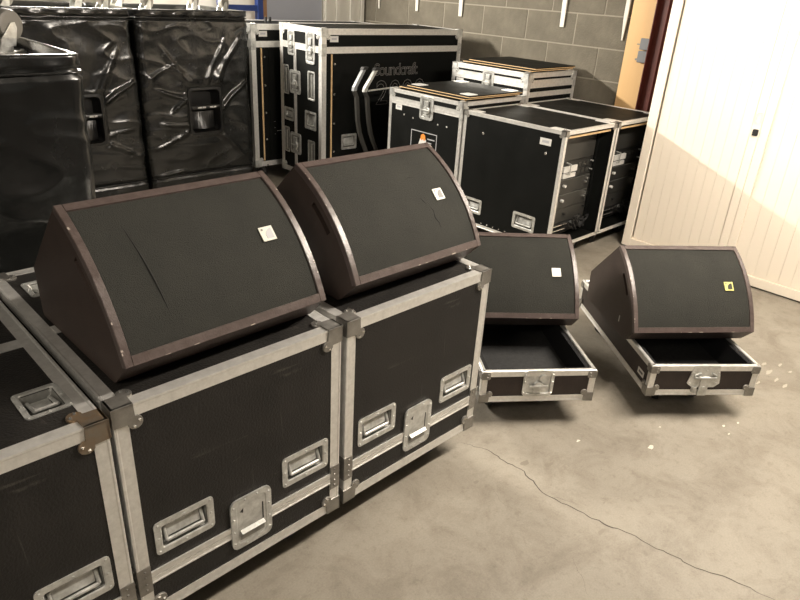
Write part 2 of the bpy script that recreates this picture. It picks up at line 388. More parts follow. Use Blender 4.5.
def handle(parent, fn, a0, a1, b0, b1, mt=None, rim=.02, depth=.024):
    mb = MB(); i = rim*min(1, (a1-a0)/.15, (b1-b0)/.105)
    lo = [rr(a0, a1, b0, b1, .012, 0), rr(a0, a1, b0, b1, .012, .003), rr(a0+i-.003, a1-i+.003, b0+i-.003, b1-i+.003, .008, .003), rr(a0+i, a1-i, b0+i, b1-i, .006, .0005)]
    mb.loft(lo, False, False, fn)
    for x in (a0+i/2, (a0+a1)/2, a1-i/2):
        for y in (b0+i/2, b1-i/2): mb.rivet((x, y, .003), fn, .0038)
    for x in (a0+i/2, a1-i/2): mb.rivet((x, (b0+b1)/2, .003), fn, .0038)
    h = mb.build('recessed_handle', mt or M_zinc, parent)
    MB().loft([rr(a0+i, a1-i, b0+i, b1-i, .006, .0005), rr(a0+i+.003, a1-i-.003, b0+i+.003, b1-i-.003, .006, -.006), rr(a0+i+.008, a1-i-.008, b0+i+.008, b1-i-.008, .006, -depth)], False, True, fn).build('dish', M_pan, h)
    g = MB(); x0, x1, y0, y1 = a0+i+.012, a1-i-.012, b0+i+.010, b1-i-.016
    if x1-x0 < .7*(y1-y0):                                     # upright dish: bar along its height
        xm = (x0+x1)/2; g.cyl((xm, y0, -.002), (xm, y1, -.002), .006, 10, fn=fn)
        for y in (y0, y1): g.cyl((xm, y, -.002), (xm, y, -depth+.002), .005, 8, fn=fn)
    else:
        g.cyl((x0, y0+.006, .0), (x1, y0+.006, .0), .0052, 10, fn=fn)
        for x in (x0, x1):
            g.cyl((x, y0+.006, .0), (x, y1, -.014), .0048, 8, fn=fn); g.cyl((x, y1, -.014), (x, y1, -depth+.001), .0055, 8, fn=fn)
        g.add([(x0+.006, y0+.012, -.006), (x1-.006, y0+.012, -.006), (x1-.006, y1, -.015), (x0+.006, y1, -.015)], [(0, 1, 2, 3)], fn)
    g.build('grip', mt or M_zinc, h)
    return (a0+i+.001, a1-i-.001, b0+i+.001, b1-i-.001)
def latch(parent, fn, a0, a1, b0, b1, mt=None, style=0):
    mb = MB(); i = min(a1-a0, b1-b0)*.13; H = b1-b0; Wd = a1-a0; R = min(.022, Wd*.18)
    mb.loft([rr(a0, a1, b0, b1, R, .0012), rr(a0, a1, b0, b1, R, .0072), rr(a0+i, a1-i, b0+i, b1-i, R*.6, .0072)], False, False, fn)
    for x in (a0+i*.5, a1-i*.5):
        for y in (b0+H*.14, b0+H*.38, b0+H*.64, b0+H*.88): mb.rivet((x, y, .0072), fn, .0036)
    for x in (a0+Wd*.35, a0+Wd*.65):
        for y in (b0+i*.5, b1-i*.5): mb.rivet((x, y, .0072), fn, .0036)
    la = mb.build('butterfly_latch', mt or M_zinc, parent)
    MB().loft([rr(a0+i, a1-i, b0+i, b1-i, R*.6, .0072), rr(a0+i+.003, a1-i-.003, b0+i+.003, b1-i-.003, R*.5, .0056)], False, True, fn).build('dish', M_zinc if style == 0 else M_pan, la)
    g = MB(); x0, x1 = a0+i+.010, a1-i-.010; xm = (a0+a1)/2
    if style == 0:            # plain folded hasp with a bright turned-up lip near the bottom
        g.add([(x0, b0+i+.012, .0066), (x1, b0+i+.012, .0066), (x1, b0+H*.26, .008), (x0, b0+H*.26, .008), (x0, b0+H*.33, .018), (x1, b0+H*.33, .018), (x1, b0+H*.37, .0062), (x0, b0+H*.37, .0062)],
              [(0, 1, 2, 3), (3, 2, 5, 4), (4, 5, 6, 7)], fn)
    else:                     # turned butterfly and hook
        g.cyl((xm, b0+H*.42, .006), (xm, b0+H*.42, .016), Wd*.24, 12, r2=Wd*.20, fn=fn)
        g.box(xm-Wd*.30, xm+Wd*.30, b0+H*.40, b0+H*.44, .016, .022, fn); g.box(xm-Wd*.16, xm+Wd*.16, b0+H*.60, b0+H*.80, .006, .014, fn); g.box(xm-Wd*.22, xm+Wd*.22, b0+H*.14, b0+H*.22, .006, .012, fn)
    g.build('latch_lever', M_pan if style == 0 else M_zinc, la)
    g = MB()
    if style == 0: g.add([(x0+.002, b0+H*.74, .0060), (x0+.014, b0+H*.80, .0060), (x0+.012, b0+H*.70, .0060)], [(0, 1, 2)], fn); g.box(x1-.004, x1, b0+H*.26, b0+H*.72, .0057, .0061, fn)
    else: g.box(xm-Wd*.26, xm-Wd*.19, b0+H*.60, b0+H*.80, .0057, .0061, fn); g.box(xm+Wd*.19, xm+Wd*.26, b0+H*.60, b0+H*.80, .0057, .0061, fn)
    g.build('latch_slot', M_rubber, la)
def band(parent, fn, A, z, wd=.04, mt=None):
    MB().box(A[0], A[1], z+.0018, z+wd/2, 0, .0035, fn).box(A[0], A[1], z-wd/2, z-.0018, 0, .0035, fn).box(A[0], A[1], z-.0018, z+.0018, 0, .0012, fn).box(A[0], A[1], z+wd/2-.004, z+wd/2, .0035, .005, fn).box(A[0], A[1], z-wd/2, z-wd/2+.004, .0035, .005, fn).build('seam_band', mt or M_alu, parent)
def caster(parent, x, y, z1, r=None, mtw=None, up=1, ang=20, mtf=None, zbase=0):
    r = r or (z1-.03)/2; c = math.cos(math.radians(ang)); s = math.sin(math.radians(ang))
    zz = lambda z: zbase + (z if up == 1 else -z)
    fn = lambda a, b, z: (x + a*c - b*s, y + a*s + b*c, zz(z))
    mb = MB().box(-.045, .045, -.04, .04, z1-.005, z1, fn).cyl((0, 0, z1-.02), (0, 0, z1-.005), .03, 12, fn=fn)
    for sd in (-1, 1):
        yy = sd*.022
        P = [(-.02, z1-.02), (.03, z1-.02), (.045, r+.012), (.045, r-.012), (.025, r-.012), (-.012, z1-.04)]
        mb.loft([[(a, yy-.002, b) for a, b in P], [(a, yy+.002, b) for a, b in P]], fn=fn)
    mb.cyl((.033, -.027, r), (.033, .027, r), .007, 8, fn=fn)
    f = mb.build('caster', mtf or M_dull, parent)
    lo = []
    for yy, q in ((-.017, .82), (-.015, .96), (-.008, 1), (.008, 1), (.015, .96), (.017, .82)):
        lo.append([(.033 + r*q*math.cos(2*PI*i/20), yy, r + r*q*math.sin(2*PI*i/20)) for i in range(20)])
    MB().loft(lo, fn=fn).build('wheel', mtw or M_rubber, f)

def flight_case(name, label, cat, w, d, z0, z1, loc, rot, mt, group=None, seam=None, ext=.032, csize=.05, feats=(), open_front=False,
                casters=True, mtw=None, top_bar=None, cmat=None, rust=None, alu=None, bandw=.04, vband=None):
    root = thing(name, label, cat, (loc[0], loc[1], 0), rot, group); F = frames(w, d, z0, z1); holes = {k: [] for k in F}
    for k, face, a0, a1, b0, b1 in [f for f in feats if f[0] == 'handle']:
        holes[face].append(handle(root, F[face], a0, a1, b0, b1))
    for face, A, B in (('front', w, (z0, z1)), ('back', w, (z0, z1)), ('left', d, (z0, z1)), ('right', d, (z0, z1)), ('top', w, (0, d)), ('bottom', w, (0, d))):
        if face == 'front' and open_front: continue
        panel(root, F[face], (0, A), B, holes[face], mt)
    X, Y, Z = (1, 0, 0), (0, 1, 0), (0, 0, 1); nX, nY, nZ = (-1, 0, 0), (0, -1, 0), (0, 0, -1)
    for y, dy in ((0, Y), (d, nY)):
        for z, dz in ((z0, Z), (z1, nZ)): extrusion(root, (0, y, z), (w, y, z), dy, dz, ext, mt=alu)
    for x, dx in ((0, X), (w, nX)):
        for z, dz in ((z0, Z), (z1, nZ)): extrusion(root, (x, 0, z), (x, d, z), dx, dz, ext, mt=alu)
        for y, dy in ((0, Y), (d, nY)): extrusion(root, (x, y, z0), (x, y, z1), dx, dy, ext, mt=alu)
    for x, dx in ((0, X), (w, nX)):
        for y, dy in ((0, Y), (d, nY)):
            for z, dz in ((z0, Z), (z1, nZ)):
                if open_front and y == 0 and z == z0: continue
                corner(root, (x, y, z), (dx, dy, dz), csize, M_rust if rust == (x > 0, y > 0, z > .5) else cmat)
    for s_ in ([seam] if isinstance(seam, float) else (seam or [])):
        for face, A in (('front', w), ('left', d), ('right', d), ('back', w)):
            if face == 'front' and open_front: continue
            band(root, F[face], (ext, A-ext), s_, bandw, alu)
        for x, dx in ((0, X), (w, nX)):        # brace over the corner at the seam
            mb = MB(); P = Vector((x, 0, 0)); fnf = lambda a, b, n: tuple(P + Vector(dx)*a + Vector((0, -n, b))); fns = lambda a, b, n: tuple(P + Vector((0, 1, 0))*a - Vector(dx)*n + Vector((0, 0, b)))
            for fn in (fnf, fns):
                mb.box(-.0035, ext, s_-.045, s_+.045, .0026, .0045, fn)
                for zz in (-.032, -.012, .012, .032): mb.rivet((ext*.5, s_+zz, .0045), fn, .0035)
            if not open_front: mb.build('corner_brace', mt=cmat or M_dull, parent=root)
    if top_bar:
        MB().box(ext, w-ext, top_bar-.022, top_bar+.022, 0, .003, F['top']).build('top_band', alu or M_alu, root)
    for f in feats:
        if f[0] == 'latch': latch(root, F[f[1]], *f[2:6], style=0 if name == 'flight_case' else 1)
        if f[0] == 'vband':   # vertical extrusion on a face
            MB().box(f[2]-.02, f[2]+.02, f[3], f[4], 0, .004, F[f[1]]).build('seam_band', alu or M_alu, root)
        if f[0] == 'label':
            l = MB().box(*f[2:6], 0, .0012, F[f[1]]).build('label_plate', M_paper, root); a0, a1, b0, b1 = f[2:6]
            MB().box(a0+(a1-a0)*.2, a1-(a1-a0)*.2, b0+(b1-b0)*.35, b1-(b1-b0)*.3, .0012, .0016, F[f[1]]).build('print', M_badge_g, l)
    if casters:
        for i, (x, y) in enumerate(((.11, .1), (w-.11, .1), (.11, d-.1), (w-.11, d-.1))): caster(root, x, y, z0, mtw=mtw, ang=(25, 160, 70, -40)[i])
    return root, F

# three large cases in a row
CW, CD, Z0, Z1 = .658, .925, .1313, .805
HF = [('handle', 'front', .054, .222, .326, .434), ('handle', 'front', .446, .616, .326, .434), ('latch', 'front', .268, .402, .195, .376)]
HT = [('handle', 'top', .055, .175, .70, .815), ('handle', 'top', CW-.175, CW-.055, .70, .815)]
HT2 = [('handle', 'top', .035, .135, .10, .218), ('handle', 'top', .53, .63, .10, .218)]
GR = 'large black flight cases in a row'
cA, FA = flight_case('flight_case', 'large black flight case standing between two others, wedge monitor on top', 'flight case', CW, CD, Z0, Z1, (.408, 1.298), .45, M_board, GR, csize=.046, seam=.265, feats=HF+HT, mtw=M_bluewheel, top_bar=.46)
cB, FB = flight_case('flight_case', 'large black flight case at the row end beside a wheeled tray', 'flight case', CW, CD, Z0, Z1, (1.097, 1.307), .62, M_board, GR, csize=.046, seam=.265, feats=HF+HT, mtw=M_bluewheel, top_bar=.46)
cC, FC = flight_case('flight_case', 'large black flight case with bare top and one rusty corner cap', 'flight case', CW, CD, Z0, Z1, (-.274, 1.27), .5, M_board, GR, csize=.046, seam=.265, feats=HF+HT+HT2, mtw=M_bluewheel, top_bar=.46, rust=(True, False, True))

# ---------------------------------------------------------------- wheeled trays
def tray(label, loc, rot, style):
    w, d, z0, z1 = .493, .91, .1313, .2763; t = .012
    r = thing('wheeled_tray', label, 'tray', (loc[0], loc[1], 0), rot, 'open wheeled case trays'); F = frames(w, d, z0, z1)
    for face, A in (('front', w), ('back', w), ('left', d), ('right', d)): panel(r, F[face], (0, A), (z0, z1), [], M_brown, t)
    MB().box(t, w-t, t, d-t, z0, z0+.012).build('bottom_board', M_brown, r)
    MB().box(t+.022, w-t-.022, t+.022, d-t-.022, z0+.0121, z0+.022).build('carpet_lining', M_carpet, r)
    for x0, x1, y0, y1 in ((t, t+.022, t, d-t), (w-t-.022, w-t, t, d-t), (t+.022, w-t-.022, t, t+.022), (t+.022, w-t-.022, d-t-.022, d-t)):
        MB().box(x0+.0002, x1-.0002, y0+.0002, y1-.0002, z0+.0122, z1-.006).build('foam_strip', M_foam, r)
    X, Y, Z = (1, 0, 0), (0, 1, 0), (0, 0, 1); nX, nY, nZ = (-1, 0, 0), (0, -1, 0), (0, 0, -1)
    e = .024
    def rim(P, Q, di):      # cap profile around the top edge of a wall
        P, Q, di = Vector(P), Vector(Q), Vector(di); o = .0025; prof = [(-o, -e), (-o, .001), (.001, .004), (t-.001, .004), (t+o, .001), (t+o, -.014), (t, -.014), (t, 0), (0, 0), (0, -e)]
        MB().loft([[tuple(c + di*a + Vector((0, 0, z1+b))) for a, b in prof] for c in (P, Q)]).build('rim_extrusion', M_alu, r)
    rim((0, 0, 0), (w, 0, 0), Y); rim((0, d, 0), (w, d, 0), nY); rim((0, 0, 0), (0, d, 0), X); rim((w, 0, 0), (w, d, 0), nX)
    for y, dy in ((0, Y), (d, nY)): extrusion(r, (0, y, z0), (w, y, z0), dy, Z, e)
    for x, dx in ((0, X), (w, nX)):
        extrusion(r, (x, 0, z0), (x, d, z0), dx, Z, e)
        for y, dy in ((0, Y), (d, nY)):
            extrusion(r, (x, y, z0), (x, y, z1-.002), dx, dy, e)
            corner(r, (x, y, z0), (dx, dy, Z), .036, M_dull)
            mb = MB()      # top corner cap
            for fn in (lambda a, b, n: tuple(Vector((x, y, z1)) + Vector(dx)*a - Vector(dy)*n + Vector((0, 0, -b))), lambda a, b, n: tuple(Vector((x, y, z1)) + Vector(dy)*a - Vector(dx)*n + Vector((0, 0, -b)))):
                mb.loft([rr(-.004, .034, .002, .036, .006, .0026), rr(-.004, .034, .002, .036, .006, .0055)], fn=fn); mb.rivet((.024, .012, .0055), fn); mb.rivet((.022, .026, .0055), fn)
            mb.build('corner_cap', M_dull, r)
    f = F['front']
    if style == 0:
        mb = MB().loft([rr(.178, .312, z0+.024, z1+.004, .02, .001), rr(.178, .312, z0+.024, z1+.004, .02, .006), rr(.192, .298, z0+.036, z1-.004, .012, .006), rr(.196, .294, z0+.040, z1-.008, .012, -.004)], fn=f)
        for q in ((.185, z0+.04), (.185, z1-.05), (.305, z0+.04), (.305, z1-.05), (.185, z1-.015), (.305, z1-.015), (.245, z0+.03)): mb.rivet((*q, .006), f)
        l = mb.build('butterfly_latch', M_zinc, r)
        g = MB().cyl((.245, z0+.075, -.004), (.245, z0+.075, .012), .024, 14, r2=.02, fn=f).box(.205, .285, z0+.07, z0+.08, .010, .016, f).box(.225, .265, z0+.045, z0+.062, 0, .012, f).cyl((.262, z1-.03, 0), (.262, z1-.03, .012), .016, 10, fn=f)
        g.build('latch_lever', M_zinc, l)
    else:
        out = [(.188, z1+.004), (.305, z1+.004), (.318, z1-.05), (.322, z1-.085), (.300, z1-.105), (.198, z1-.105), (.172, z1-.085), (.178, z1-.05)]
        mb = MB().loft([[(a, b, .0026) for a, b in out], [(a, b, .0065) for a, b in out]], fn=f)
        for q in ((.19, z1-.03), (.305, z1-.03), (.186, z1-.085), (.305, z1-.085), (.25, z1-.02), (.215, z1-.05), (.28, z1-.05)): mb.rivet((*q, .0065), f, .005)
        l = mb.build('hasp_latch', M_zinc, r)
        g = MB().cyl((.200, z1-.055, .010), (.298, z1-.055, .010), .006, 8, fn=f).box(.230, .270, z1-.145, z1-.055, .0065, .012, f).cyl((.2, z1-.045, .007), (.225, z1-.032, .012), .005, 8, fn=f).cyl((.298, z1-.045, .007), (.273, z1-.032, .012), .005, 8, fn=f).cyl((.210, z1-.128, .006), (.210, z1-.100, .006), .012, 8, fn=f).cyl((.250, z1-.105, .012), (.250, z1-.105, .016), .009, 8, fn=f)
        g.build('latch_lever', M_zinc, l)
    if style == 1:
        l = MB().box(d-.115, d-.055, z0+.045, z0+.075, 0, .0012, F['left']).build('label_plate', M_paper, r)
        MB().box(d-.105, d-.065, z0+.055, z0+.066, .0012, .0016, F['left']).build('print', M_ink, l)
    for i, (x, y) in enumerate(((.085 if style == 0 else .13, .14), (w-.15, .16), (.09, d-.12), (w-.09, d-.12))): caster(r, x, y, z0, ang=(60, 120, 30, -60)[i], mtf=M_rubber)
    return r
rot_xy = lambda x, y: (x*S2+y*S2, -x*S2+y*S2)
tray('open wheeled tray with round butterfly latch, beside the end flight case', rot_xy(.362, 2.3414), 8.47-45, 0)
tray('open wheeled tray with flat hasp latch and label on its side', rot_xy(1.1117, 2.4787), 6.36-45, 1)

# ---------------------------------------------------------------- wedge monitors
SW = .58
P0, P1 = Vector((0, .0784)), Vector((.2956, .3835)); dd = P1-P0; nn = Vector((-dd.y, dd.x)).normalized(); LB = dd.length; SAG = .042
def arc(t, off=0):
    k = 4*SAG*(1-2*t)/LB; nr = (nn - dd.normalized()*k).normalized()
    p = P0 + dd*t + nn*(SAG*4*t*(1-t)) + nr*off; return p
def wedge(label, style):
    r = thing('wedge_monitor', label, 'speaker', group='brown wedge stage monitors'); N = 14; IN = .016
    fe = .022/LB
    prof = [arc(i/N, -IN) for i in range(N+1)] + [P1 + nn*-.001 + dd.normalized()*-.0005, Vector((.545, .144)), Vector((.538, .006)), Vector((.530, 0)), Vector((.085, 0)), Vector((.072, .006)), P0 + nn*-.001 + dd.normalized()*.0005]
    mb = MB().loft([[(x, p.x, p.y) for p in prof] for x in (.0, SW)])
    body = mb.build('cabinet', M_spk, r, bevel=0)
    # grip slots cut into both sides, following the baffle
    cut = MB()
    for x0, x1 in ((-.01, .03), (SW-.03, SW+.01)):
        lp = [arc(t, -.040) for t in (.42, .5, .6, .7)] + [arc(t, -.060) for t in (.7, .6, .5, .42)]
        cut.loft([[(x, p.x, p.y) for p in lp] for x in (x0, x1)])
    co = cut.build('cutter', M_rubber)
    md = body.modifiers.new('slot', 'BOOLEAN'); md.object = co; md.operation = 'DIFFERENCE'; md.solver = 'EXACT'
    bpy.context.view_layer.update(); dg = bpy.context.evaluated_depsgraph_get()
    me = bpy.data.meshes.new_from_object(body.evaluated_get(dg)); body.modifiers.clear(); body.data = me
    bpy.data.objects.remove(co)
    # rim of the baffle: two curved side strips and two straight strips
    rw = .019
    for x0, x1 in ((-.001, rw), (SW-rw, SW+.001)):
        lo = []
        for i in range(N+1):
            a, b = arc(i/N, 0), arc(i/N, -IN-.004)
            lo.append([(x0+.002, a.x, a.y), (x1-.001, a.x, a.y), (x1, *arc(i/N, -.002)), (x1, b.x, b.y), (x0, b.x, b.y), (x0, *arc(i/N, -.002))])
        MB().loft(lo).build('baffle_rim', M_frame, r)
    for t0, t1 in ((0, fe), (1-fe, 1)):
        lo = []
        for t in (t0, t1):
            pass
        q = [arc(t0, 0), arc(t1, 0), arc(t1, -IN-.004), arc(t0, -IN-.004)]
        MB().loft([[(x, p.x, p.y) for p in q] for x in (rw+.0005, SW-rw-.0005)]).build('baffle_rim', M_frame, r)
    # scuffs on the rim edges
    sc = MB(); rnd = random.Random(style+3)
    for _ in range(14):
        side = rnd.choice((0, 1, 2, 2)); t = rnd.uniform(.02, .98)
        if side < 2:
            x = 0 if side == 0 else SW; t2 = min(1, t+rnd.uniform(.004, .02)); dx = rnd.uniform(.002, .006)*(1 if side == 0 else -1)
            q = [(x, *arc(t, .0006)), (x+dx, *arc(t, .0006)), (x+dx*.8, *arc(t2, .0006)), (x, *arc(t2, .0006))]
        else:
            x = rnd.uniform(.02, SW-.05); l = rnd.uniform(.004, .022); h = rnd.uniform(.003, .009)
            q = [(x, *arc(0, .0006)), (x+l, *arc(0, .0006)), (x+l*.8, *arc(h, .0006)), (x+l*.1, *arc(h*.7, .0006))]
        sc.add(q, [(0, 1, 2, 3)])
    sc.build('scuff_marks', M_chip, r, kind='stuff')
    # grille sheet
    g = MB(); vs = []; fs = []; K = 20; rnd = random.Random(style)
    for i in range(N*2+1):
        t = fe + (1-2*fe)*i/(N*2)
        for k in range(K+1):
            x = rw + .0008 + (SW-2*rw-.0016)*k/K
            wob = 0 if i in (0, N*2) or k in (0, K) else noise.noise(Vector((x*7, t*4, style*3.1)))*.0012
            p = arc(t, -.0055+wob); vs.append((x, p.x, p.y))
    for i in range(N*2):
        for k in range(K): a = i*(K+1)+k; fs.append((a, a+1, a+K+2, a+K+1))
    gr = g.add(vs, fs).build('grille', M_grille, r, smooth=True)
    def ridge(pts, wd, h=.002):
        mb = MB(); vs = []; fs = []
        for i, (x, t) in enumerate(pts):
            f = math.sin(PI*i/(len(pts)-1)); base = arc(t, -.0054); top = arc(t, -.0054+h*f)
            vs += [(x-wd*f, base.x, base.y), (x, top.x, top.y), (x+wd*f, base.x, base.y)]
            if i: a = 3*i; fs += [(a-3, a-2, a+1, a), (a-2, a-1, a+2, a+1)]
        mb.add(vs, fs).build('crease', M_crease, gr)
    if style == 1:
        ridge([(.118+.0028*i, .79-.077*i) for i in range(9)], .0035, .003)
    if style == 2:
        ridge([(.375, .50), (.385, .46), (.39, .43)], .004, .002); ridge([(.395, .42), (.41, .37), (.405, .31), (.415, .26), (.413, .19)], .003, .002); ridge([(.335, .66), (.37, .69), (.41, .68)], .002, .0015)
    # square badge
    bx, bt = {1: (.474, .515), 2: (.463, .49), 3: (.480, .50), 4: (.474, .49)}[style]; s = .021
    def B(a, b, n): p = arc(bt + b/LB, -.004+n); return (bx+a, p.x, p.y)
    face = {1: M_badge, 2: M_badge, 3: M_badge, 4: M_badge_y}[style]; inner = {1: M_badge_g, 2: M_badge_m, 3: M_badge, 4: M_badge_d}[style]
    bd = MB().box(-s, s, -s, s, 0, .003, B).build('badge', face, r)
    sh = [(-.3*s, -.72*s), (.72*s, -.72*s), (.72*s, .7*s), (.3*s, .62*s), (-.1*s, .3*s), (-.3*s, -.1*s)]
    if style != 3:
        MB().loft([[(a, b, .0029) for a, b in sh], [(a, b, .0036) for a, b in sh]], fn=B).build('emblem', inner, bd)
        MB().loft([[(-.6*s+.16*s*math.cos(i), .62*s+.16*s*math.sin(i), n) for i in (0, 1, 2, 3, 4, 5)] for n in (.0029, .0036)], fn=B).build('emblem_dot', M_badge_m if style != 4 else M_badge_d, bd)
    # base feet rails and side label
    for x in (.06, SW-.08): MB().box(x, x+.02, .12, .48, -.0001, .004).build('skid', M_rubber, r)
    if style == 4: MB().box(-.0015, 0, .155, .161, .055, .085).build('side_mark', M_paper, r)
    return r
def put(o, x, y, z, rot): o.location = (*rot_xy(x, y), z); o.rotation_euler.z = math.radians(rot-45)
put(wedge('brown wedge monitor with long crease in its grille and grey-faced badge', 1), -.6079, 1.2578, Z1+.0042, 46.5)
put(wedge('brown wedge monitor with cracked grille on the end flight case', 2), -.1327, 1.7829, Z1+.0042, 45.43)
put(wedge('brown wedge monitor with blank white badge on a wheeled tray', 3), .2524, 2.6655, .2763+.0042, 5.96)
put(wedge('brown wedge monitor with dark emblem on yellow badge, on wheeled tray', 4), 1.0536, 2.6186, .2763+.0042, 8.17)

# ---------------------------------------------------------------- amplifier racks
def rack_case(label, u0, u1, v0, v1, extra=(), tall=.93):
    w, d = u1-u0, v1-v0
    r, F = flight_case('rack_case', label, 'flight case', w, d, .13, tall, (u0, v0), 0, M_black, 'open fronted rack cases', ext=.022, csize=.030, open_front=True, cmat=M_dull, feats=extra)
    MB().box(.03, w-.03, .02, .03, tall-.052, tall-.040).build('plywood_edge', M_ply, r)
    for x, y in ((.004, .004), (w-.074, .004), (.004, d-.134), (w-.074, d-.134)):
        MB().loft([rr(x, x+.07, y, y+.13, .014, .0022), rr(x, x+.07, y, y+.13, .014, .0042)], fn=F['top']).build('corner_plate', M_plate, r)
    for x in (.012, w-.032): MB().box(x, x+.02, .10, .112, .17, tall-.05).build('rack_rail', M_black, r)
    return r, F
RU = [(3.645, 4.259), (4.280, 4.94)]; RV = (2.27, 3.11)
def side(v): return RV[1]-v            # panel coordinate on the left face from world v ... a = d - y
ex = [('handle', 'left', RV[1]-2.588, RV[1]-2.402, .22, .335), ('handle', 'left', RV[1]-3.035, RV[1]-2.873, .22, .33), ('label', 'left', RV[1]-2.455, RV[1]-2.368, .822, .866)]
r1, F1 = rack_case('open rack case with white label, standing beside the case with boards', *RU[0], *RV, ex)
mb = MB()
for a, b in ((RV[1]-2.93, .80), (RV[1]-2.40, .77)): mb.rivet((a, b, 0), F1['left'], .011, .003)
for k in range(5): mb.rivet((RV[1]-2.86+.055*k, .165, 0), F1['left'], .005, .003)
mb.build('panel_bolts', M_rivet, r1)
r2, F2 = rack_case('open rack case standing between the cream cabinet and another rack', *RU[1], *RV)
def gear(i, name, label, cat, z0, z1, mt, parts):
    u0, u1 = RU[i]; g = thing(name, label, cat, (u0+.034, RV[0]+.115, 0), 0, 'rack gear'); wd = u1-u0-.068
    fn = lambda a, b, n: (a*wd, -n, b)
    MB().box(0, wd, z0+.002, z1-.002, -.004, 0, lambda a, b, n: (a, -n, b)).box(.02, wd-.02, z0+.004, z1-.004, -.42, -.004, lambda a, b, n: (a, -n, b)).build('chassis', mt, g)
    for p in parts:
        if p[0] == 'w': MB().box(p[1], p[2], p[3], p[4], 0, .012, fn).build('white_connector_block', M_paper, g)
        if p[0] == 'k': MB().cyl((p[1]*wd, 0, p[2]), (p[1]*wd, -.02, p[2]), p[3], 10).build('knob', p[4], g)
        if p[0] == 'd': MB().box(p[1], p[2], p[3], p[4], 0, .004, fn).build('vent_panel', p[5], g)
        if p[0] == 'h':
            x = p[1]*wd; MB().tube([(x, 0, p[2]), (x, -.035, p[2]+.004), (x, -.035, p[3]-.004), (x, 0, p[3])], .005).build('grab_handle', M_zinc, g)
        if p[0] == 'b': MB().cyl((p[1]*wd, -.02, p[3]), (p[2]*wd, -.02, p[3]), .006, 8).build('chrome_bar', M_rivet, g)
        if p[0] == 'c':
            pts = []; rnd = random.Random(p[1])
            x, y, z = p[2]*wd, -.03, z0+.02
            for k in range(9): pts.append((x+rnd.uniform(-.05, .05)+.02*k, y-rnd.uniform(0, .03), z+rnd.uniform(0, .11)))
            fine = []
            for a, b in zip(pts, pts[1:]):
                for q in range(3): fine.append(tuple(Vector(a).lerp(Vector(b), q/3)))
            MB().tube(fine, .006, 6).build('cable', M_rubber, g)
    return g
for i, nm in enumerate(('rack beside the boards case', 'rack by the cream cabinet')):
    gear(i, 'blank_rack_panel', 'dark blank panel at the top of the ' + nm, 'panel', .69, .875, M_gear, [])
    gear(i, 'patch_unit', 'patch unit with white connector blocks in the ' + nm, 'patch panel', .565, .69, M_gear2,
         [('w', .33, .60, .575, .605), ('w', .33, .62, .615, .655), ('h', .40, .60, .68)] + [('d', .66+.09*q, .73+.09*q, .59+.045*s, .62+.045*s, M_gear) for q in range(3) for s in range(2)] + [('k', .96, .60, .006, M_zinc), ('k', .96, .66, .006, M_zinc)])
    for j, (z0, z1) in enumerate(((.46, .565), (.355, .46))):
        gear(i, 'rack_amplifier', ('upper' if j == 0 else 'lower') + ' dark amplifier with bright knobs in the ' + nm, 'amplifier', z0, z1, M_gear,
             [('k', .40, z1-.045, .011, M_paper), ('k', .93, z1-.03, .010, M_rivet), ('k', .91, z1-.055, .010, M_rivet), ('d', .2, .33, z0+.02, z1-.04, M_badge_m), ('d', .25, .97, z1-.006, z1-.003, M_badge_m)])
    gear(i, 'deep_rack_unit', 'plain dark unit under the amplifiers in the ' + nm, 'rack unit', .25, .355, M_gear, [('k', .5, .31, .008, M_rubber), ('k', .94, .33, .006, M_rubber)])
    gear(i, 'cable_drawer', 'bottom drawer with chrome bars and loose cables in the ' + nm, 'drawer', .165, .25, M_gear2, [('b', .25, .55, .238), ('b', .25, .53, .205), ('k', .72, .23, .012, M_zinc), ('c', 1, .55), ('c', 2, .62), ('c', 5, .66), ('c', 9, .7)])

# ---------------------------------------------------------------- case with sticker and boards, shorter case behind
LV = (3.131, 3.885); LU = (3.640, 4.36); ld = LV[1]-LV[0]
lr, FL = flight_case('hinged_case', 'black flight case with bordered sticker and a butterfly latch', 'flight case', LU[1]-LU[0], ld, .13, .975, (LU[0], LV[0]), 0, M_black, None, seam=.895, ext=.024, csize=.042, bandw=.05,
                     feats=[('latch', 'left', LV[1]-3.55, LV[1]-3.412, .80, .968), ('label', 'left', LV[1]-3.815, LV[1]-3.747, .828, .870)], cmat=M_zinc)
fn = FL['left']; A = lambda v: LV[1]-v
st = MB()
a0, a1, b0, b1 = A(3.63), A(3.357), .50, .708; e = .006
st.box(a0, a1, b0, b0+e, 0, .001, fn).box(a0, a1, b1-e, b1, 0, .001, fn).box(a0, a0+e, b0+e, b1-e, 0, .001, fn).box(a1-e, a1, b0+e, b1-e, 0, .001, fn)
so = st.build('sticker_border', M_badge_g, lr)
ca = (a0+a1)/2-.006; ct = b1-.02
tri = lambda pts, n0, n1: [[(ca+a, ct+b, n) for a, b in pts] for n in (n0, n1)]
MB().loft(tri([(-.075, -.165), (-.045, -.165), (0, -.075), (.045, -.165), (.075, -.165), (.030, -.035), (.0, -.018), (-.030, -.035)], 0, .0012), fn=fn).build('sticker_figure', M_paper, so)
MB().loft(tri([(-.026, -.036), (-.012, -.046), (0, -.032), (.012, -.046), (.026, -.036), (.022, -.006), (0, .006), (-.022, -.006)], .0012, .0022), fn=fn).build('sticker_crown', M_orange, so)
for k in range(2): MB().box(ca+.045, ca+.045+.075-.03*k, ct-.030-.028*k, ct-.022-.028*k, 0, .0012, fn).build('sticker_print', M_badge_g, so)
MB().box(ca+.04, ca+.085, ct-.092, ct-.078, 0, .0012, fn).build('sticker_print', M_paper, so)
mb = MB()
for v, z in ((3.72, .80), (3.62, .79), (3.36, .785), (3.27, .785)): mb.rivet((A(v), z, 0), fn, .008, .003)
mb.build('panel_bolts', M_zinc, lr)

